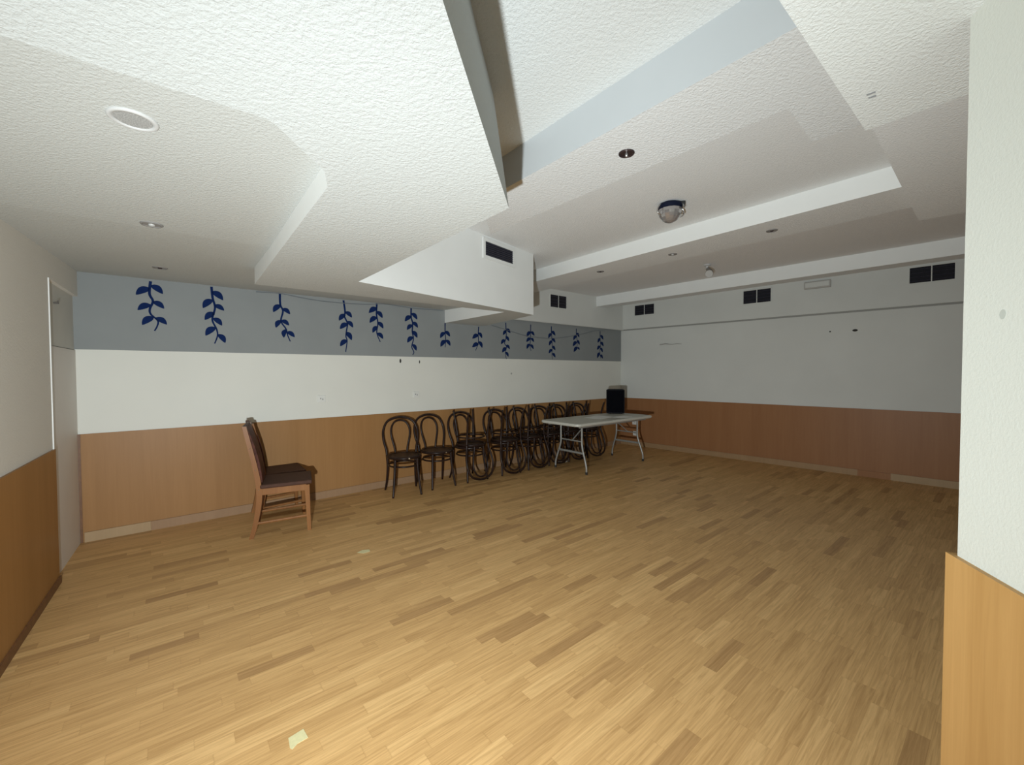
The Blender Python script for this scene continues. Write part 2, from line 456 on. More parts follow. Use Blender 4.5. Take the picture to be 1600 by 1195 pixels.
bm = bmesh.new(); prism(bm, und, tp)
o = obj('bulkhead', bm, [stucco('darkened_near_bulkhead_plaster', (0.535, 0.555, 0.545)), M['paint_smooth']], ce); two_tone(o)  # underside colour darkened against over-exposure close to the torch
# its right flank is rough plaster too
for p in o.data.polygons:
    c = p.center
    if p.material_index == 1 and c.x > -0.45 and c.y < 1.6 and p.normal.x > 0.5: p.material_index = 0

# left ceiling, a little above the bulkhead
def lz(n): return 2.235 if n < 3.0 else 2.235 + (n - 3.0) * (2.312 - 2.235) / 2.08
bm = bmesh.new()
ss = blk.dot(AE) + 0.15
rows = [(0.35, -0.15), (0.6, 0.06), (1.0, 0.36), (1.3, 0.62), (1.6, 0.80), (3.0, 0.85), (edge0n - 0.3, 0.9), (edge0n - 0.1, ss), (AD + 0.1, ss)]
for (n0, s0), (n1, s1) in zip(rows[:-1], rows[1:]):
    a = [W(LS - 0.1, n0, lz(n0)), W(s0, n0, lz(n0)), W(s1, n1, lz(n1)), W(LS - 0.1, n1, lz(n1))]
    vs = [bm.verts.new(p) for p in a]; bm.faces.new(vs)
bmesh.ops.remove_doubles(bm, verts=bm.verts, dist=1e-4)
r = bmesh.ops.extrude_face_region(bm, geom=list(bm.faces))
for v in r['geom']:
    if isinstance(v, bmesh.types.BMVert): v.co.z = 2.9
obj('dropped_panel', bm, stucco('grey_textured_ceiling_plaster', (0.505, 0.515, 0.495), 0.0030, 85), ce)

# centre bay
b1l = at(797.5, 237, HC); b1r = at(1197, 0, HC)
d1 = (b1r - b1l).normalized()
bm = bmesh.new()
ring = [Vector((-0.50, -2.2, 0)), Vector((1.6, -2.2, 0)), Vector((1.6, 0.2, 0)), b1r + d1 * 0.9, b1l - d1 * 0.5, Vector((-0.42, 1.2, 0))]
ring = [ring[0], ring[1], ring[2], b1r + d1 * 0.6 + Vector((0.12, 0.12, 0)), b1l - d1 * 0.25 + Vector((0.12, 0.12, 0)), Vector((-0.33, 1.3, 0))]
prism(bm, up(ring, HC), up(ring, 2.9))
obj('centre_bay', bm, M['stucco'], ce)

# first beam: face, rough underside with a notch on its far side
c0 = Vector((b1l.x, b1l.y, H3)); 
fl_ = at(797.5, 290, H3); fr_ = at(1240, 45, H3); df = (fr_ - fl_).normalized()
sl_ = at(833, 338, H3); sr_ = at(1232, 169, H3); dl = (sr_ - sl_).normalized()
n2_ = at(1268, 221, H3); n3_ = at(1347, 195, H3)
ring_b = [fl_ - df * 0.28, fr_ + df * 0.5, n3_ + (n3_ - n2_).normalized() * 0.5, n2_, sr_, sl_ - dl * 0.45]
bm = bmesh.new()
topb = [p.copy() for p in ring_b]
tl, tr = b1l - d1 * 0.28, b1r + d1 * 0.5
for p in topb: p.z = HC
t2 = [p.copy() for p in topb]
for p in t2: p.z = 2.9
prism(bm, ring_b, topb)
prism(bm, topb, t2)
o = obj('beam', bm, [stucco('darkened_beam_plaster', (0.63, 0.64, 0.64), 0.0030, 85), plain('blue_grey_smooth_plaster', (0.465, 0.485, 0.49), 0.65, noise=0.012, scale=5, spec=0.25)], ce); two_tone(o)  # underside plaster toned darker to hold back the torch's brightness

# beams two and three (upright faces)
def beam(name, p0, p1, far0, far1, zb, zt):
    bm = bmesh.new(); ring = [p0, p1, far1, far0]
    prism(bm, up(ring, zb), up(ring, zt))
    o = obj(name, bm, [M['stucco_fine'], M['paint_smooth']], ce); two_tone(o); return o
HB2 = 2.70
bl = at(842, 438.3, HB2); brr = at(1407, 292.5, HB2); d2 = (brr - bl).normalized()
gl = at(866, 450, HB2); gr_ = at(1419, 325, HB2); dg = (gr_ - gl).normalized()
beam('beam', bl - d2 * 0.5, brr + d2 * 0.35, gl - dg * 1.0, gr_ + dg * 0.35, HB2, 2.92)
HB3 = 2.665
p0 = at(925.3, 479.7, HB3); p1 = at(1510, 396, HB3); d3 = (p1 - p0).normalized()
nb = Vector((-d3.y, d3.x, 0))
if nb.y < 0: nb = -nb
beam('beam', p0 - d3 * 0.0, p1 + d3 * 2.0, p0 + nb * 0.26, p1 + d3 * 2.0 + nb * 0.26, HB3, 2.92)
# flatter ceiling fields beyond beam two and beam three
bm = bmesh.new()
ring = [gl - dg * 1.2 + nb * -0.02, gr_ + dg * 2.2, Bend, corner + AN * 0.1]
prism(bm, up(ring, 2.845), up(ring, 2.93)); obj('ceiling_field', bm, stucco('lightened_field_plaster', (0.84, 0.835, 0.83), 0.002, 70), ce)  # plaster colour lightened to make up for weak torch light here
bm = bmesh.new()
ring = [p0 + nb * 0.1 - d3 * 0.3, p1 + d3 * 2.2 + nb * 0.1, Bend + BN * 0.1, corner + BN * 0.1 + AN * 0.1]
prism(bm, up(ring, 2.80), up(ring, 2.93)); obj('ceiling_field', bm, M['stucco_fine'], ce)

# right bulkheads above the near wall
f1 = at(1217, 0, HF); f2 = at(1352.5, 204, HF); f3 = at(1514, 147, HF)
de = (f2 - f1).normalized(); df3 = (f3 - f2).normalized()
bm = bmesh.new(); ring = [f1 - de * 2.6, f2, f2 + df3 * 3.2, f1 - de * 2.6 + df3 * 3.2]
prism(bm, up(ring, HF), up(ring, 2.9))
o = obj('bulkhead', bm, [stucco('white_bulkhead_plaster', (0.80, 0.83, 0.82)), M['paint_smooth']], ce); two_tone(o)
g1 = at(1364, 202, HF2); g2 = at(1435.5, 345, HF2); g3 = at(1512, 331, HF2)
dgg = (g2 - g1).normalized(); dg3 = (g3 - g2).normalized()
bm = bmesh.new(); ring = [g1 - dgg * 0.6, g2, g2 + dg3 * 2.2, g1 - dgg * 0.6 + dg3 * 2.6]
prism(bm, up(ring, HF2), up(ring, 2.9))
o = obj('bulkhead', bm, [M['stucco_fine'], M['paint_smooth']], ce); two_tone(o)

# upper strip of the back wall to the right of the duct box, with a rounded lip
sB = blk2.dot(AE); sC = corner.dot(AE)
bm = bmesh.new()
ring = [W(sB - 0.3, 5.013), W(sC + 0.08, 5.013), W(sC + 0.08, AD + 0.02), W(sB - 0.3, AD + 0.02)]
prism(bm, up(ring, 2.29), up(ring, 2.92))
tube(bm, [W(sB - 0.2, 5.030, 2.288), W(sC - 0.0, 5.030, 2.288)], 0.018, 10)
obj('upper_strip', bm, M['paint_b'], bw)

# ------------------------------------------------------------------ VINES painted in vinyl on the blue band
def vine(stem, leaves, label, wid=0.011):
    """stem: photo polyline, leaves: (base, tip) photo points; all lying flat on the wall."""
    root = thing('vine_decal', label, 'wall decal', onA(stem[0][0], stem[0][1], 0.003), 0.0, 'navy leaf vines on the blue band')
    inv = root.location.copy()
    fr = lambda p: onA(p[0], p[1], 0.004)
    # stem as a thin flat ribbon
    P = spline([fr(p) for p in stem], 6)
    bm = bmesh.new(); n = len(P); prev = None
    for i, p in enumerate(P):
        t = (P[min(n - 1, i + 1)] - P[max(0, i - 1)]).normalized()
        w = t.cross(AN).normalized() * wid * (1.0 - 0.55 * i / n)
        ring = [bm.verts.new(p - inv + w), bm.verts.new(p - inv - w), bm.verts.new(p - inv - w + AN * 0.0012), bm.verts.new(p - inv + w + AN * 0.0012)]
        if prev:
            for k in range(4): bm.faces.new((prev[k], prev[(k + 1) % 4], ring[(k + 1) % 4], ring[k]))
        else: bm.faces.new(ring)
        prev = ring
    bm.faces.new(prev[::-1])
    obj('stem', bm, M['navy'], root)
    for (ba, ti, side) in leaves:
        a, c = fr(ba), fr(ti)
        ax = c - a; ln = ax.length; ax.normalize(); sd = ax.cross(AN).normalized()
        bm = bmesh.new(); L1 = []; L2 = []
        K = 9
        for k in range(K + 1):
            t = k / K
            hw = ln * 0.235 * (math.sin(PI * min(1, t ** 0.8)) ** 0.8) + 0.002
            bend = sd * (side * ln * 0.10 * math.sin(PI * t))
            base = a + ax * (ln * t) + bend - inv
            L1.append(base + sd * hw); L2.append(base - sd * hw)
        ringp = L1 + L2[::-1]
        prism(bm, ringp, [p + AN * 0.0012 for p in ringp])
        obj('leaf', bm, M['navy'], root)
    return root


def cv(x0, y0, k, pts): return [(x0 + a / k, y0 + b_ / k) for a, b_ in pts]
def lf(x0, y0, k, prs): return [((x0 + a / k, y0 + b_ / k), (x0 + c / k, y0 + d / k), (1 if c > a else -1)) for a, b_, c, d in prs]

k = 5.926; X, Y = 190, 430
vine(cv(X, Y, k, [(268, 55), (258, 170), (290, 240), (262, 310), (270, 360), (335, 420), (330, 470), (305, 515)]),
     lf(X, Y, k, [(262, 118, 132, 178), (272, 90, 382, 172), (268, 270, 148, 320), (292, 242, 394, 308), (295, 385, 190, 458), (315, 392, 420, 455)]),
     'navy leaf vine decal leftmost on the blue band, nearest the corner door')
vine(cv(X, Y, k, [(832, 105), (843, 210), (865, 300), (840, 410), (880, 500), (888, 560), (862, 632)]),
     lf(X, Y, k, [(838, 148, 940, 230), (840, 225, 753, 302), (858, 275, 950, 326), (862, 345, 770, 412), (850, 395, 930, 465), (868, 480, 778, 558), (895, 545, 960, 625)]),
     'navy vine decal second from the left corner, seven leaves with a hooked tail')
k = 10.864; X, Y = 420, 450
vine(cv(X, Y, k, [(188, 92), (195, 280), (240, 390), (208, 560), (290, 690), (320, 800), (365, 905)]),
     lf(X, Y, k, [(198, 285, 75, 405), (235, 345, 362, 442), (205, 545, 120, 670), (215, 545, 345, 632), (285, 700, 255, 840), (310, 740, 440, 832)]),
     'navy vine decal third from the left corner, its three leaf pairs swinging to the right')
vine(cv(X, Y, k, [(1268, 208), (1295, 400), (1285, 480), (1335, 600), (1320, 720), (1310, 820), (1330, 900), (1305, 1085)]),
     lf(X, Y, k, [(1300, 400, 1412, 498), (1300, 445, 1192, 550), (1330, 560, 1430, 668), (1340, 600, 1208, 692), (1310, 745, 1408, 882), (1330, 880, 1212, 985)]),
     'long navy vine decal to the left of the short vine above the two holes side')
k = 10.667; X, Y = 560, 460
vine(cv(X, Y, k, [(308, 150), (302, 330), (325, 480), (308, 640), (365, 790)]),
     lf(X, Y, k, [(310, 225, 175, 305), (308, 280, 402, 390), (305, 375, 188, 468), (325, 460, 415, 565), (320, 530, 238, 635), (318, 640, 412, 738)]),
     'navy vine decal ending higher than its neighbours, left of the vine over the wall holes')
vine(cv(X, Y, k, [(880, 222), (880, 380), (905, 480), (898, 620), (918, 740), (890, 870), (925, 960), (905, 1005)]),
     lf(X, Y, k, [(890, 310, 980, 415), (880, 360, 775, 445), (905, 460, 992, 552), (900, 505, 810, 588), (900, 610, 982, 720), (910, 705, 815, 800), (905, 830, 966, 935)]),
     'long navy vine decal directly above the two dark wall holes')
k = 10.0; X, Y = 680, 490
vine(cv(X, Y, k, [(155, 145), (155, 300), (165, 420), (155, 525)]),
     lf(X, Y, k, [(155, 275, 232, 355), (150, 290, 80, 378), (170, 410, 236, 500), (165, 415, 85, 515)]),
     'short four leaf navy vine decal at the left end of the low duct box', 0.009)
vine(cv(X, Y, k, [(680, 205), (672, 330), (675, 450), (632, 575)]),
     lf(X, Y, k, [(680, 295, 732, 380), (675, 330, 582, 388), (682, 432, 735, 532), (680, 470, 580, 520)]),
     'short four leaf navy vine decal under the low point of the duct box', 0.009)
vine(cv(X, Y, k, [(1102, 140), (1108, 260), (1110, 370), (1085, 460), (1115, 520), (1095, 620), (1115, 710)]),
     lf(X, Y, k, [(1110, 240, 1176, 302), (1115, 265, 1060, 332), (1100, 355, 1155, 428), (1090, 405, 1030, 475), (1110, 490, 1166, 552), (1115, 530, 1048, 605), (1102, 600, 1145, 672)]),
     'seven leaf navy vine decal where the sagging cable leaves the duct box', 0.009)
k = 8.889; X, Y = 800, 490
vine(cv(X, Y, k, [(260, 150), (258, 260), (255, 380), (250, 450), (265, 515)]),
     lf(X, Y, k, [(262, 250, 312, 305), (258, 250, 205, 318), (262, 340, 306, 392), (258, 340, 200, 390), (255, 430, 300, 490), (245, 420, 205, 488)]),
     'bushy six leaf navy vine decal fifth from the right corner', 0.009)
vine(cv(X, Y, k, [(547, 175), (548, 260), (555, 370), (560, 470), (555, 560), (562, 632)]),
     lf(X, Y, k, [(550, 245, 602, 303), (548, 275, 505, 338), (555, 345, 602, 400), (555, 375, 515, 440), (558, 450, 602, 507), (558, 495, 512, 548), (560, 550, 603, 606)]),
     'seven leaf navy vine decal third from the right corner, reaching the white paint', 0.009)
vine(cv(X, Y, k, [(893, 208), (895, 290), (905, 380), (905, 470)]),
     lf(X, Y, k, [(898, 270, 935, 328), (898, 300, 853, 365), (902, 370, 940, 430), (900, 390, 845, 450), (910, 470, 940, 500), (910, 465, 858, 530)]),
     'navy vine decal second from the right corner, no tail below its leaves', 0.009)
vine(cv(X, Y, k, [(1225, 245), (1225, 340), (1230, 440), (1220, 540), (1235, 620)]),
     lf(X, Y, k, [(1230, 300, 1268, 360), (1228, 345, 1190, 402), (1230, 395, 1272, 452), (1225, 450, 1182, 500), (1228, 475, 1260, 536), (1222, 540, 1184, 616), (1228, 570, 1262, 622)]),
     'navy vine decal closest to the right corner of the blue band', 0.009)

# cable slung along the top of the band
def slung(name, pts, label, off=0.02, r=0.0035):
    P = spline([onA(a, b_, off) for a, b_ in pts], 6)
    root = P[0].copy(); bm = bmesh.new(); tube(bm, [p - root for p in P], r, 6)
    o = obj(name, bm, M['cable'], None, root); tag(o, label, 'cable'); return o
slung('cable', [(400, 456), (437, 458.5), (470, 465), (500, 470), (535, 473.5), (570, 475.5), (600, 475), (625, 478.5), (650, 482), (692, 485)], 'thin grey cable pinned along the top of the blue band left of the duct box', 0.012)
slung('cable', [(768, 508), (786, 513.5), (800, 518), (818, 523.5), (838, 527), (860, 528.5), (885, 526.5), (910, 521.5), (930, 517), (945, 517)], 'thin grey cable sagging across the vines at the right of the blue band', 0.012)

# small holes and marks
def hole(p, n, rx, rz, label, m='mark', tilt=0.0):
    bm = bmesh.new(); t = Vector((-n.y, n.x, 0))
    ring = []
    for k in range(12):
        a = 2 * PI * k / 12
        u_ = t * (rx * math.cos(a)) + Vector((0, 0, rz * math.sin(a)))
        ring.append(u_)
    prism(bm, [q + n * 0.0 for q in ring], [q * 0.8 - n * 0.006 for q in ring])
    o = obj('wall_plug', bm, M[m], None, p); tag(o, label, 'wall plug', 'old fixing plugs in the walls'); return o
hole(onA(625.6, 563.8), AN, 0.012, 0.028, 'dark wall plug on the cream wall, left of the pair below the long vine')
hole(onA(655.5, 565.3), AN, 0.007, 0.022, 'thin dark wall plug on the cream wall, right of the pair below the long vine')
hole(onA(799, 583.5), AN, 0.016, 0.016, 'grey wall plug on the cream wall above the bentwood stacks', 'scuff')
hole(onB(1336, 516), BN, 0.030, 0.017, 'oval black wall plug on the right wall, the bigger of two')
hole(onB(1297, 518), BN, 0.010, 0.010, 'tiny black wall plug on the right wall beside the oval one')
hole(onplane(22, 447, AE, -0.660), -AE, 0.008, 0.035, 'dark scratch-like plug high on the left wall beside the door')
bm = bmesh.new()
sc0 = onB(1031, 538)
pts = [onB(x, y, 0.002) - sc0 for x, y in ((1031, 538.5), (1040, 537), (1050, 538), (1058, 536.8), (1065, 537.2))]
tube(bm, pts, [0.010, 0.012, 0.006, 0.008, 0.004], 5)
obj('scrape', bm, M['scuff'], rw, sc0)
# scrapes in the near right bulkhead
bm = bmesh.new()
for (x0, y0, x1, y1) in ((1354, 148.5, 1368, 143.5), (1357, 153, 1369, 149.5)):
    tube(bm, [at(x0, y0, HF - 0.0015), at(x1, y1, HF - 0.0015)], 0.0030, 5)
obj('scrape', bm, plain('grey_scrape', (0.22, 0.22, 0.22), 0.9, spec=0.05), ce)

# ------------------------------------------------------------------ SOCKETS
def socket(p, n, w, h, label, group):
    rot = math.atan2(n.y, n.x)
    r = thing('wall_socket', label, 'wall socket', p, rot, group)
    bm = bmesh.new(); box(bm, -0.005, 0, 0, 0.010, w, h, None, 0.003); obj('face_plate', bm, M['socket'], r)
    bm = bmesh.new(); box(bm, -0.0105, 0, 0, 0.004, w * 0.55, h * 0.55, None, 0.001); obj('socket_insert', bm, M['socket'], r)
    bm = bmesh.new()
    for dy in (-0.011, 0.011): box(bm, -0.0135, dy, 0.004 if dy > 0 else -0.004, 0.003, 0.009, 0.016)
    obj('pin_hole', bm, M['socketgrey'], r)
    return r
socket(onA(502.3, 623), AN, 0.085, 0.085, 'white wall socket on the cream wall nearer the wooden chairs', 'wall sockets')
socket(onA(650, 616.2), AN, 0.085, 0.085, 'white wall socket on the cream wall above the single bentwood chairs', 'wall sockets')
socket(onB(991.8, 659, 0.012), BN, 0.10, 0.105, 'white wall socket just below the table top edge, upper of two on the panelling', 'wall sockets')
socket(onB(993, 677, 0.012), BN, 0.10, 0.085, 'white wall socket under the table end, lower of two on the panelling', 'wall sockets')

# ------------------------------------------------------------------ VENTS
def grille(p, n, w, h, label, cells=2, slats=0, frame=0.012):
    rot = math.atan2(n.y, n.x)              # local +x points out of the room
    r = thing('ventilation_grille', label, 'vent', p, rot, 'ventilation grilles')
    bm = bmesh.new()
    for sz in (-1, 1): box(bm, -0.006, 0, sz * (h / 2 + frame / 2), 0.012, w + 2 * frame, frame)
    for sy in (-1, 1): box(bm, -0.006, sy * (w / 2 + frame / 2), 0, 0.012, frame, h)
    if cells == 2: box(bm, -0.005, 0, 0, 0.010, frame * 0.75, h)
    obj('frame', bm, M['vent_frame'] if slats > 4 else M['paint_b'], r)
    bm = bmesh.new(); box(bm, -0.001, 0, 0, 0.002, w, h); obj('backing', bm, M['vent_dark'], r)
    if slats:
        ns = slats
        rm = Matrix.Rotation(math.radians(35), 3, 'Y')
        for k in range(ns):
            bm = bmesh.new(); box(bm, -0.006, 0, -h / 2 + (k + 0.5) * h / ns, 0.010, w, 0.0025, rm); obj('slat', bm, M['vent_slat'], r)
    return r
# on the duct box
bx0, bx1 = at(560, 440, H1), at(833.5, 492, H1)
bd = (bx1 - bx0).normalized(); bnn = Vector((-bd.y, bd.x, 0))
if bnn.y < 0: bnn = -bnn
bdist = bnn.dot(bx0)
def onBox(px, py): return onplane(px, py, bnn, bdist)
a, c = onBox(758.5, 381.5), onBox(801.5, 410)
ctr = onBox(780, 395.5)
grille(ctr, bnn, abs((Vector((c.x, c.y, 0)) - Vector((a.x, a.y, 0))).length), (onBox(780, 385) - onBox(780, 406)).z, 'white framed ventilation grille with dark slats on the duct box', 1, 7, 0.035)
def gB(x0, x1, y0, y1, label):
    a, c = onB(x0, 450, 0.03), onB(x1, 450, 0.03); xm = (x0 + x1) / 2; ym = (y0 + y1) / 2
    w_ = (Vector((c.x, c.y, 0)) - Vector((a.x, a.y, 0))).length
    h_ = onB(xm, y0, 0.03).z - onB(xm, y1, 0.03).z
    grille(onB(xm, ym, 0.03), BN, w_, h_, label, 2, 4, 0.014)
gB(992, 1022, 476.2, 491.5, 'double black ventilation grille in the corner, smallest on the right wall')
gB(1161.5, 1204, 452.8, 473, 'double black ventilation grille between the corner and the emergency light')
gB(1420.5, 1491, 415, 439.5, 'largest double black ventilation grille, beside the near white wall')
a, c = onplane(860, 470, AN, 5.013), onplane(885, 470, AN, 5.013)
grille(onplane(872.3, 471.3, AN, 5.013), AN, (Vector((c.x, c.y, 0)) - Vector((a.x, a.y, 0))).length, onplane(872, 462, AN, 5.013).z - onplane(872, 481, AN, 5.013).z, 'double black ventilation grille over the vines beside the duct box', 2, 4, 0.012)

# emergency light on the right wall
p = onB(1277.5, 445, 0.03)
a, c = onB(1257, 445, 0.03), onB(1298.5, 445, 0.03)
wd = (Vector((c.x, c.y, 0)) - Vector((a.x, a.y, 0))).length
r = thing('emergency_light', 'slim white emergency light box on the right wall under the ceiling', 'emergency light', p, math.atan2(BN.y, BN.x))
bm = bmesh.new(); box(bm, -0.02, 0, 0, 0.04, wd, 0.105, None, 0.006); obj('housing', bm, plain('yellowed_light_housing', (0.46, 0.44, 0.41), 0.5), r)
bm = bmesh.new(); box(bm, -0.043, 0, 0.002, 0.008, wd * 0.9, 0.07, None, 0.003); obj('diffuser', bm, M['paint_b'], r)

# ------------------------------------------------------------------ CEILING LIGHTS
def downlight(p, rad, label, kind):
    r = thing('recessed_downlight', label, 'ceiling light', p, 0.3, 'recessed ceiling downlights')
    bm = bmesh.new()
    lathe(bm, [(rad, 0.0), (rad * 1.0, -0.004), (rad * 0.93, -0.007), (rad * 0.78, -0.006), (rad * 0.76, -0.002)], 32)
    obj('trim_ring', bm, M['lampwhite'] if kind == 'speaker' else (M['lampdark'] if kind == 'open' else M['lampgrey']), r, smooth=True)
    bm = bmesh.new()
    if kind == 'open':
        lathe(bm, [(rad * 0.9, -0.003), (rad * 0.5, -0.0024), (0, -0.002)], 24); obj('reflector', bm, M['lampdark'], r)
        bm = bmesh.new(); lathe(bm, [(0, -0.020), (rad * 0.16, -0.016), (rad * 0.2, -0.003)], 16); obj('bulb', bm, M['chrome'], r, smooth=True)
    elif kind == 'speaker':
        lathe(bm, [(rad * 0.77, -0.003), (rad * 0.5, -0.0035), (0, -0.004)], 24); obj('grille', bm, plain('grey_perforated_grille', (0.33, 0.33, 0.32), 0.6, noise=0.35, scale=260), r)
    else:
        lathe(bm, [(rad * 0.77, -0.003), (rad * 0.4, -0.003), (0, -0.003)], 24); obj('reflector', bm, M['lampgrey'], r)
        bm = bmesh.new(); lathe(bm, [(0, -0.012), (rad * 0.26, -0.010), (rad * 0.3, -0.002)], 16); obj('bulb', bm, M['lampglass'] if kind == 'glass' else M['lampdark'], r, smooth=True)
    return r
def onleft(px, py):
    z = 2.25
    for _ in range(6): z = lz(at(px, py, z).dot(AN))
    return at(px, py, z)
p = onleft(208, 186); downlight(p, 0.062, 'large round white ceiling fitting with a grey perforated centre, nearest the camera', 'speaker')
downlight(onleft(237, 350), 0.048, 'grey recessed downlight on the left ceiling, middle of three in a line', 'glass')
downlight(onleft(250, 418), 0.048, 'grey recessed downlight on the left ceiling closest to the blue band', 'plain')
downlight(at(979, 239, H3), 0.036, 'dark recessed downlight on the underside of the nearest beam', 'open')
downlight(at(938, 424, HB2), 0.045, 'recessed downlight on the second beam nearest the duct box', 'plain')
downlight(at(1051, 397, HB2), 0.045, 'recessed downlight on the second beam, middle of three', 'glass')
downlight(at(1206, 360, HB2), 0.045, 'recessed downlight on the second beam farthest right', 'plain')

# small swivelling spotlight
p = at(1105, 413.5, 2.845)
r = thing('spotlight', 'small white swivelling spotlight under the ceiling between the two far beams', 'spotlight', p, 0.2)
bm = bmesh.new(); lathe(bm, [(0, 0), (0.045, 0), (0.045, -0.012), (0.016, -0.022), (0.014, -0.06), (0, -0.06)], 20); obj('mount', bm, M['lampwhite'], r, smooth=False)
bm = bmesh.new(); tube(bm, [(0, 0, -0.045), (0.02, -0.02, -0.085), (0.0, -0.05, -0.11), (-0.03, -0.08, -0.135)], [0.02, 0.034, 0.042, 0.050], 16); obj('lamp_head', bm, plain('grey_brown_lamp_head', (0.22, 0.20, 0.18), 0.4, 0.3), r)
bm = bmesh.new(); tube(bm, [(-0.028, -0.078, -0.133), (-0.036, -0.086, -0.14)], 0.046, 16); obj('lens', bm, M['lampglass'], r)

# party dome light
p = at(1047, 318, H2)
r = thing('disco_light', 'clear faceted dome party light with dark base hanging from the ceiling', 'disco light', p, 0.25)
bm = bmesh.new(); lathe(bm, [(0, 0.0), (0.075, 0.0), (0.095, -0.012), (0.100, -0.022), (0.098, -0.048), (0.092, -0.053), (0, -0.053)], 32); obj('base', bm, M['navyplastic'], r)
bm = bmesh.new()
prof = [(0.095, -0.053)] + [(0.097 * math.cos(t * PI / 2 / 7), -0.053 - 0.108 * math.sin(t * PI / 2 / 7)) for t in range(1, 7)] + [(0, -0.161)]
lathe(bm, prof, 14); obj('dome', bm, M['dome'], r)
bm = bmesh.new(); lathe(bm, [(0.074, -0.054), (0.066, -0.085), (0.040, -0.105), (0, -0.110)], 12); obj('reflector', bm, M['lampdark'], r)
for sx in (-1, 1):
    bm = bmesh.new()
    tube(bm, spline([(sx * 0.098, -0.01, -0.02), (sx * 0.122, -0.01, -0.05), (sx * 0.124, -0.01, -0.085), (sx * 0.094, -0.01, -0.105)], 6), 0.006, 8); obj('bracket', bm, M['chrome'], r, smooth=True)
bm = bmesh.new(); box(bm, 0.060, -0.075, -0.020, 0.05, 0.03, 0.03, Matrix.Rotation(-0.5, 3, 'Z'), 0.004); obj('clamp', bm, M['rubber'], r)
bm = bmesh.new(); box(bm, 0.068, -0.090, -0.045, 0.045, 0.006, 0.022, Matrix.Rotation(0.65, 3, 'Z'), 0.002); obj('plate', bm, M['lampgrey'], r)

# ------------------------------------------------------------------ BENTWOOD CHAIRS
# local frame: x along the wall, +y towards the wall (back of the chair), seat faces -y
def make_bentwood(label):
    t = thing('bentwood_chair', label, 'chair', (0, 0, 0), 0, 'bentwood chairs along the back wall')
    bm = bmesh.new(); lathe(bm, [(0, 0.452), (0.10, 0.453), (0.176, 0.458), (0.178, 0.446), (0, 0.444)], 36)
    seat = obj('seat', bm, M['bentseat'], t, smooth=True)
    bm = bmesh.new(); lathe(bm, [(0.174, 0.460), (0.190, 0.462), (0.203, 0.456), (0.206, 0.444), (0.202, 0.432), (0.188, 0.428), (0.174, 0.434), (0.174, 0.460)], 40)
    obj('seat_rim', bm, M['bent'], seat, smooth=True)
    bm = bmesh.new(); tube(bm, [(0.180 * math.cos(2 * PI * k / 36), 0.180 * math.sin(2 * PI * k / 36), 0.345) for k in range(36)], 0.0105, 10, closed=True)
    obj('leg_ring', bm, M['bent'], t, smooth=True)
    for sx in (-1, 1):
        bm = bmesh.new(); tube(bm, spline([(sx * 0.128, -0.128, 0.432), (sx * 0.134, -0.136, 0.30), (sx * 0.150, -0.160, 0.12), (sx * 0.164, -0.184, 0.0)], 5), [0.0175 - 0.0055 * i / 15 for i in range(16)], 10)
        obj('leg', bm, M['bent'], t, smooth=True)
        bm = bmesh.new(); tube(bm, spline([(sx * 0.176, 0.146, 0.440), (sx * 0.168, 0.150, 0.30), (sx * 0.176, 0.178, 0.12), (sx * 0.190, 0.212, 0.0)], 5), [0.0165 - 0.005 * i / 15 for i in range(16)], 10)
        obj('leg', bm, M['bent'], t, smooth=True)
    bm = bmesh.new()
    pts = [(-0.176, 0.146, 0.430), (-0.182, 0.158, 0.50), (-0.208, 0.190, 0.62), (-0.205, 0.222, 0.74), (-0.145, 0.246, 0.845), (0, 0.258, 0.885)]
    pts = pts + [(-x, y, z) for x, y, z in pts[-2::-1]]
    tube(bm, spline(pts, 7), 0.0145, 10); hoop = obj('back_hoop', bm, M['bent'], t, smooth=True)
    bm = bmesh.new()
    pts = [(-0.070, 0.176, 0.440), (-0.080, 0.184, 0.52), (-0.112, 0.206, 0.66), (-0.110, 0.226, 0.755), (-0.070, 0.242, 0.825), (0, 0.248, 0.848)]
    pts = pts + [(-x, y, z) for x, y, z in pts[-2::-1]]
    tube(bm, spline(pts, 7), 0.0115, 10); obj('inner_hoop', bm, M['bent'], t, smooth=True)
    bm = bmesh.new(); box(bm, 0.02, -0.2055, 0.446, 0.016, 0.004, 0.014); obj('metal_tag', bm, M['brass'], t)
    return t


def dup(root, loc, rot, label):
    r = root.copy(); COL.objects.link(r); r.location = loc; r.rotation_euler = rot; r['label'] = label
    for ch in root.children:
        c = ch.copy(); COL.objects.link(c); c.parent = r
        for g in ch.children:
            d = g.copy(); COL.objects.link(d); d.parent = c
    return r


NC = 4.725
c1 = W(2.165, NC - 0.04); first = make_bentwood('single upright bentwood chair at the left end of the row, nearest the wooden chairs')
first.location = c1; first.rotation_euler = (0, 0, ANG - 0.24)
dup(first, W(2.635, NC), (0, 0, ANG - 0.02), 'single upright bentwood chair second from the left, between the end chair and the first stack')
stacks = [(3.14, NC, 0.02, 'first stack from the left'), (3.72, NC - 0.01, -0.03, 'second stack from the left'),
          (4.21, NC + 0.01, 0.04, 'third stack from the left, beside the table'), (4.66, NC + 0.02, -0.02, 'stack behind the left end of the table'),
          (5.09, NC + 0.02, 0.03, 'stack behind the middle of the table'), (5.57, NC + 0.02, -0.04, 'rightmost stack, behind the table papers')]
for s, n, dz, nm in stacks:
    dup(first, W(s, n, 0), (0, 0, ANG + dz), 'upright lower bentwood chair of the ' + nm)
    dup(first, W(s + 0.012, n - 0.012, 0.924), (PI, 0, ANG + dz * 1.5), 'upside down bentwood chair on top of the ' + nm)

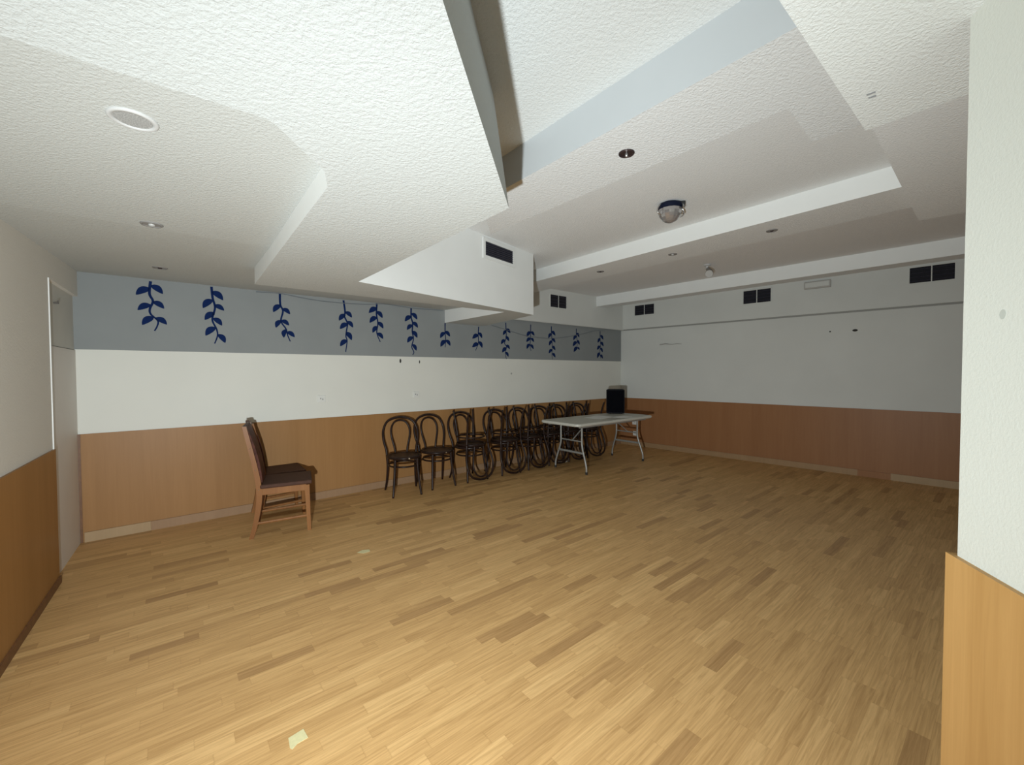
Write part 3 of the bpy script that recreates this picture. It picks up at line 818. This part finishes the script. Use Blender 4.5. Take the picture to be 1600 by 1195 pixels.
# ------------------------------------------------------------------ WOODEN CHAIRS
# local frame: x forward (seat front), y across
def make_wooden(label):
    t = thing('wooden_chair', label, 'chair', (0, 0, 0), 0, 'brown wooden chairs with leatherette seats')
    D, Wd = 0.40, 0.395
    for sy in (-1, 1):
        y = sy * (Wd / 2 - 0.018)
        bm = bmesh.new()
        prof = [(-0.062, 0.0), (-0.030, 0.12), (0.0, 0.30), (0.002, 0.44), (-0.020, 0.60), (-0.060, 0.80), (-0.100, 0.985)]
        pts = spline([Vector((x, y, z)) for x, z in prof], 4)
        prev = None
        for i, p_ in enumerate(pts):
            k = i / (len(pts) - 1); w2 = 0.021 - 0.004 * abs(k - 0.42) / 0.58; d2_ = 0.022 - 0.006 * abs(k - 0.42) / 0.58
            ring = [bm.verts.new(p_ + Vector((a * d2_, c * w2, 0))) for a, c in ((-1, -1), (1, -1), (1, 1), (-1, 1))]
            if prev:
                for q in range(4): bm.faces.new((prev[q], prev[(q + 1) % 4], ring[(q + 1) % 4], ring[q]))
            else: bm.faces.new(ring[::-1])
            prev = ring
        bm.faces.new(prev); obj('leg', bm, M['chairwood'], t)
        bm = bmesh.new()
        a = [Vector((D - 0.020, y, 0.425)), Vector((D - 0.006, y, 0.0))]
        A = [bm.verts.new(a[0] + Vector((i * 0.020, j * 0.020, 0))) for i, j in ((-1, -1), (1, -1), (1, 1), (-1, 1))]
        B_ = [bm.verts.new(a[1] + Vector((i * 0.015, j * 0.015, 0))) for i, j in ((-1, -1), (1, -1), (1, 1), (-1, 1))]
        for q in range(4): bm.faces.new((A[q], A[(q + 1) % 4], B_[(q + 1) % 4], B_[q]))
        bm.faces.new(A); bm.faces.new(B_[::-1]); obj('leg', bm, M['chairwood'], t)
        bm = bmesh.new(); tube(bm, [(-0.026, y, 0.125), (D - 0.014, y, 0.138)], 0.0130, 8); obj('stretcher', bm, M['chairwood'], t)
        bm = bmesh.new(); box(bm, D / 2 - 0.01, y + sy * 0.002, 0.402, D - 0.03, 0.024, 0.060, None, 0.003); obj('side_rail', bm, M['chairwood'], t)
    bm = bmesh.new(); box(bm, D - 0.012, 0, 0.402, 0.024, Wd - 0.06, 0.060, None, 0.003); obj('front_rail', bm, M['chairwood'], t)
    bm = bmesh.new(); tube(bm, [(D - 0.015, -Wd / 2 + 0.02, 0.235), (D - 0.015, Wd / 2 - 0.02, 0.235)], 0.0105, 8); obj('stretcher', bm, M['chairwood'], t)
    bm = bmesh.new(); tube(bm, [(-0.012, -Wd / 2 + 0.02, 0.215), (-0.012, Wd / 2 - 0.02, 0.215)], 0.0105, 8); obj('stretcher', bm, M['chairwood'], t)
    # seat pad
    bm = bmesh.new(); box(bm, D / 2 + 0.016, 0, 0.448, D + 0.012, Wd + 0.022, 0.036, None, 0.011); obj('seat', bm, M['seatleather'], t)
    # leather back between the posts, following their lean
    bm = bmesh.new(); prev = None
    for i in range(13):
        k = i / 12; z = 0.480 + k * 0.492
        x = 0.008 - 0.026 * k - 0.086 * k * k
        hw = Wd / 2 - 0.036
        ring = [bm.verts.new((x + 0.020, -hw, z)), bm.verts.new((x + 0.028, 0, z)), bm.verts.new((x + 0.020, hw, z)), bm.verts.new((x - 0.004, hw, z)), bm.verts.new((x - 0.006, 0, z)), bm.verts.new((x - 0.004, -hw, z))]
        if prev:
            for q in range(6): bm.faces.new((prev[q], prev[(q + 1) % 6], ring[(q + 1) % 6], ring[q]))
        else: bm.faces.new(ring[::-1])
        prev = ring
    bm.faces.new(prev); obj('backrest', bm, M['leather'], t, smooth=False)
    bm = bmesh.new(); box(bm, -0.100, 0, 0.964, 0.036, Wd - 0.068, 0.045, Matrix.Rotation(-0.2, 3, 'Y'), 0.008); obj('top_rail', bm, M['leather'], t)
    bm = bmesh.new()
    for sy in (-1, 1):
        for z in (0.79, 0.60, 0.425):
            q = (-0.060, 0.79) if z == 0.79 else ((-0.020, 0.60) if z == 0.60 else (0.0, 0.425))
            lathe(bm, [(0, -0.003), (0.006, -0.002), (0.006, 0.002), (0, 0.003)], 8, (q[0], sy * (Wd / 2 + 0.003), q[1]))
    obj('stud', bm, M['brass'], t)
    return t
wang = math.radians(27)
near = make_wooden('brown wooden chair nearer the room, its side and leather back towards the camera')
rp = at(389, 842)                                     # foot of its near rear leg
fwd = Vector((math.cos(wang), math.sin(wang), 0)); lft = Vector((-fwd.y, fwd.x, 0))
near.location = rp + fwd * 0.080 + lft * 0.180; near.rotation_euler = (0, 0, wang)
second = dup(near, W(0.695, 4.850), (0, 0, ANG - 0.02), 'brown wooden chair against the panelling, mostly hidden behind the nearer one')
second.scale = (0.90, 1.0, 0.975)

# ------------------------------------------------------------------ FOLDING TABLE
tc = W(5.165, 4.14)
tb = thing('folding_table', 'off-white folding table with grey steel legs in front of the stacked chairs', 'table', tc, ANG)
HL, HWd, ZTOP = 0.915, 0.378, 0.735
bm = bmesh.new()
ring = []
rc = 0.07
for cx_, cy_, a0 in ((HL - rc, HWd - rc, 0), (-HL + rc, HWd - rc, 90), (-HL + rc, -HWd + rc, 180), (HL - rc, -HWd + rc, 270)):
    for k in range(7):
        a = math.radians(a0 + k * 15); ring.append(Vector((cx_ + rc * math.cos(a), cy_ + rc * math.sin(a), 0)))
def sc_(r_, f, z): return [Vector((p_.x - math.copysign(f, p_.x), p_.y - math.copysign(f, p_.y), z)) for p_ in r_]
L0 = sc_(ring, 0.010, ZTOP - 0.040); L1_ = sc_(ring, 0.0, ZTOP - 0.030); L2_ = sc_(ring, 0.0, ZTOP - 0.008); L3_ = sc_(ring, 0.007, ZTOP)
lay = [[bm.verts.new(p_) for p_ in L] for L in (L0, L1_, L2_, L3_)]
for A, B_ in zip(lay[:-1], lay[1:]):
    for k in range(len(ring)): bm.faces.new((A[k], A[(k + 1) % len(ring)], B_[(k + 1) % len(ring)], B_[k]))
bm.faces.new(lay[0][::-1]); bm.faces.new(lay[3])
obj('tabletop', bm, M['plastic'], tb)
bm = bmesh.new()
for sy in (-1, 1): box(bm, 0, sy * 0.30, ZTOP - 0.055, 1.60, 0.030, 0.030, None, 0.003)
obj('frame_rail', bm, M['steel'], tb)
for sx, lx in ((-1, -0.64), (1, 0.72)):
    for sy in (-1, 1):
        bm = bmesh.new()
        pts = spline([(lx, sy * 0.205, ZTOP - 0.045), (lx, sy * 0.205, 0.56), (lx, sy * 0.205, 0.42), (lx + sx * 0.004, sy * 0.225, 0.33), (lx + sx * 0.010, sy * 0.270, 0.20), (lx + sx * 0.015, sy * 0.300, 0.10), (lx + sx * 0.015, sy * 0.303, 0.018)], 5)
        tube(bm, pts, 0.0135, 10); lg = obj('leg', bm, M['steel'], tb, smooth=True)
        bm = bmesh.new(); tube(bm, [(lx + sx * 0.015, sy * 0.303, 0.035), (lx + sx * 0.015, sy * 0.303, 0.0)], 0.017, 10); obj('foot_cap', bm, M['rubber'], lg)
    bm = bmesh.new(); tube(bm, [(lx + sx * 0.006, -0.240, 0.285), (lx + sx * 0.006, 0.240, 0.285)], 0.016, 8); obj('crossbar', bm, M['steel'], tb)
    bm = bmesh.new(); tube(bm, [(lx, -0.205, 0.45), (lx, 0.205, 0.45)], 0.010, 8); obj('crossbar', bm, M['steel'], tb)
    bm = bmesh.new()
    tube(bm, [(lx, -0.02, 0.45), (lx - sx * 0.10, -0.02, 0.52), (lx - sx * 0.36, 0.0, ZTOP - 0.05)], 0.009, 8); obj('brace', bm, M['steel'], tb)

# on the table
def flat_sheet(name, p, rot, w, h, mat, label, cat, th=0.0012, grp=None):
    bm = bmesh.new()
    n = 6; g = [[None] * (n + 1) for _ in range(n + 1)]
    g2_ = [[None] * (n + 1) for _ in range(n + 1)]
    for i in range(n + 1):
        for j in range(n + 1):
            x, y = (i / n - 0.5) * w, (j / n - 0.5) * h
            z = 0.004 * (abs(i / n - 0.5) ** 2) * (1 if j > 3 else 0.3)
            g[i][j] = bm.verts.new((x, y, z)); g2_[i][j] = bm.verts.new((x, y, z + th))
    for i in range(n):
        for j in range(n):
            bm.faces.new((g[i][j], g[i][j + 1], g[i + 1][j + 1], g[i + 1][j])); bm.faces.new((g2_[i][j], g2_[i + 1][j], g2_[i + 1][j + 1], g2_[i][j + 1]))
    for i in range(n):
        bm.faces.new((g[i][0], g[i + 1][0], g2_[i + 1][0], g2_[i][0])); bm.faces.new((g[i][n], g2_[i][n], g2_[i + 1][n], g[i + 1][n]))
        bm.faces.new((g[0][i], g2_[0][i], g2_[0][i + 1], g[0][i + 1])); bm.faces.new((g[n][i], g[n][i + 1], g2_[n][i + 1], g2_[n][i]))
    o = obj(name, bm, mat, None, p); o.rotation_euler = (0, 0, rot); return tag(o, label, cat, grp)
q = at(936, 651.8, ZTOP); flat_sheet('paper_sheet', q + Vector((0, 0, 0.0005)), ANG + 0.15, 0.42, 0.297, M['paper'], 'white paper sheet lying on the table left of the loudspeaker', 'paper', grp='papers on the table')
q = at(972, 651.4, ZTOP); flat_sheet('paper_sheet', q + Vector((0, 0, 0.0005)), ANG - 0.1, 0.297, 0.21, M['paper'], 'white paper sheet lying on the table in front of the loudspeaker', 'paper', grp='papers on the table')

sp = W(5.885, 4.37, ZTOP)
spk = thing('loudspeaker', 'black loudspeaker standing on the far end of the folding table', 'loudspeaker', sp, math.radians(-13))
bm = bmesh.new()
a = [Vector((-0.152, -0.10, 0)), Vector((0.152, -0.10, 0)), Vector((0.115, 0.13, 0)), Vector((-0.115, 0.13, 0))]
prism(bm, up(a, 0.012), up(a, 0.415))
bmesh.ops.bevel(bm, geom=list(bm.edges), offset=0.010, segments=2, affect='EDGES')
obj('cabinet', bm, M['black'], spk)
bm = bmesh.new(); box(bm, 0, -0.104, 0.213, 0.276, 0.012, 0.372, None, 0.005); obj('grille', bm, M['grille'], spk)
for sx in (-1, 1):
    for sy in (-0.08, 0.10):
        bm = bmesh.new(); lathe(bm, [(0, 0.014), (0.012, 0.014), (0.014, 0.0), (0, 0.0)], 10, (sx * 0.10, sy, 0)); obj('foot', bm, M['rubber'], spk)

# scraps on the floor
def scrap(name, pix, label, z=0.0, th=0.0012, mat='tape', cat='sticker'):
    P = [at(x, y, z) for x, y in pix]; c = sum(P, Vector()) / len(P)
    bm = bmesh.new(); prism(bm, [p_ - c for p_ in P], [p_ - c + Vector((0, 0, th)) for p_ in P])
    o = obj(name, bm, M[mat], None, c + Vector((0, 0, 0.0004))); return tag(o, label, cat)
scrap('floor_sticker', [(450.5, 1153.5), (474, 1139), (481.5, 1152.5), (465, 1162), (457, 1171), (453, 1169)], 'torn pale yellow sticker on the floor in the foreground')
scrap('floor_sticker', [(558, 863.5), (566, 859.5), (577, 858.5), (578.5, 861.5), (568, 864.5)], 'small pale yellow sticker on the floor right of the wooden chairs')
scrap('paper_scrap', [(872, 719.5), (878, 721), (886, 719), (886.5, 721), (879, 723), (872, 721.8)], 'white paper scrap on the floor beneath the table and stacked chairs', 0.0, 0.004, 'paper', 'paper scrap')

# ------------------------------------------------------------------ LIGHT
def flash(loc, energy, smooth, col, rad):
    ld = bpy.data.lights.new('torch', 'SPOT'); ld.spot_size = math.radians(172); ld.spot_blend = 1.0; ld.energy = energy; ld.color = col; ld.shadow_soft_size = rad
    ld.use_nodes = True; nt = ld.node_tree
    em = nt.nodes['Emission']
    fo = nt.nodes.new('ShaderNodeLightFalloff'); fo.inputs['Strength'].default_value = 1.0; fo.inputs['Smooth'].default_value = smooth
    nt.links.new(fo.outputs['Quadratic'], em.inputs['Strength'])
    lo = bpy.data.objects.new('torch', ld); COL.objects.link(lo); lo.location = loc
    lo.rotation_euler = Vector((-0.06, 1.0, 0.10)).to_track_quat('-Z', 'Y').to_euler()
    return lo
flash((-0.275, 0.02, 1.00), 655.0, 3.8, (0.885, 0.97, 1.0), 0.025)
wd_ = bpy.data.worlds.new('World'); SC.world = wd_; wd_.use_nodes = True
wd_.node_tree.nodes['Background'].inputs['Color'].default_value = (0.97, 1.0, 0.98, 1)
wd_.node_tree.nodes['Background'].inputs['Strength'].default_value = 0.05

# ------------------------------------------------------------------ CAMERA
cd = bpy.data.cameras.new('camera'); cd.sensor_fit = 'HORIZONTAL'; cd.sensor_width = 36.0; cd.lens = F / 1600.0 * 36.0
cd.clip_start = 0.02
co = bpy.data.objects.new('camera', cd); COL.objects.link(co)
fwv = Vector((0, math.cos(PITCH), -math.sin(PITCH))); upv = Vector((0, math.sin(PITCH), math.cos(PITCH))); rt = Vector((1, 0, 0))
cr_, sr__ = math.cos(ROLL), math.sin(ROLL)
R_ = rt * cr_ + upv * sr__; U_ = -rt * sr__ + upv * cr_
mm = Matrix.Identity(4)
for i in range(3):
    mm[i][0] = R_[i]; mm[i][1] = U_[i]; mm[i][2] = -fwv[i]
mm[0][3], mm[1][3], mm[2][3] = 0, 0, HCAM
co.matrix_world = mm
SC.camera = co
vs_ = SC.view_settings
SC.display_settings.display_device = 'sRGB'
vs_.view_transform = 'Standard'; vs_.look = 'None'; vs_.gamma = 1.0; vs_.use_curve_mapping = False
vs_.exposure = 0.0
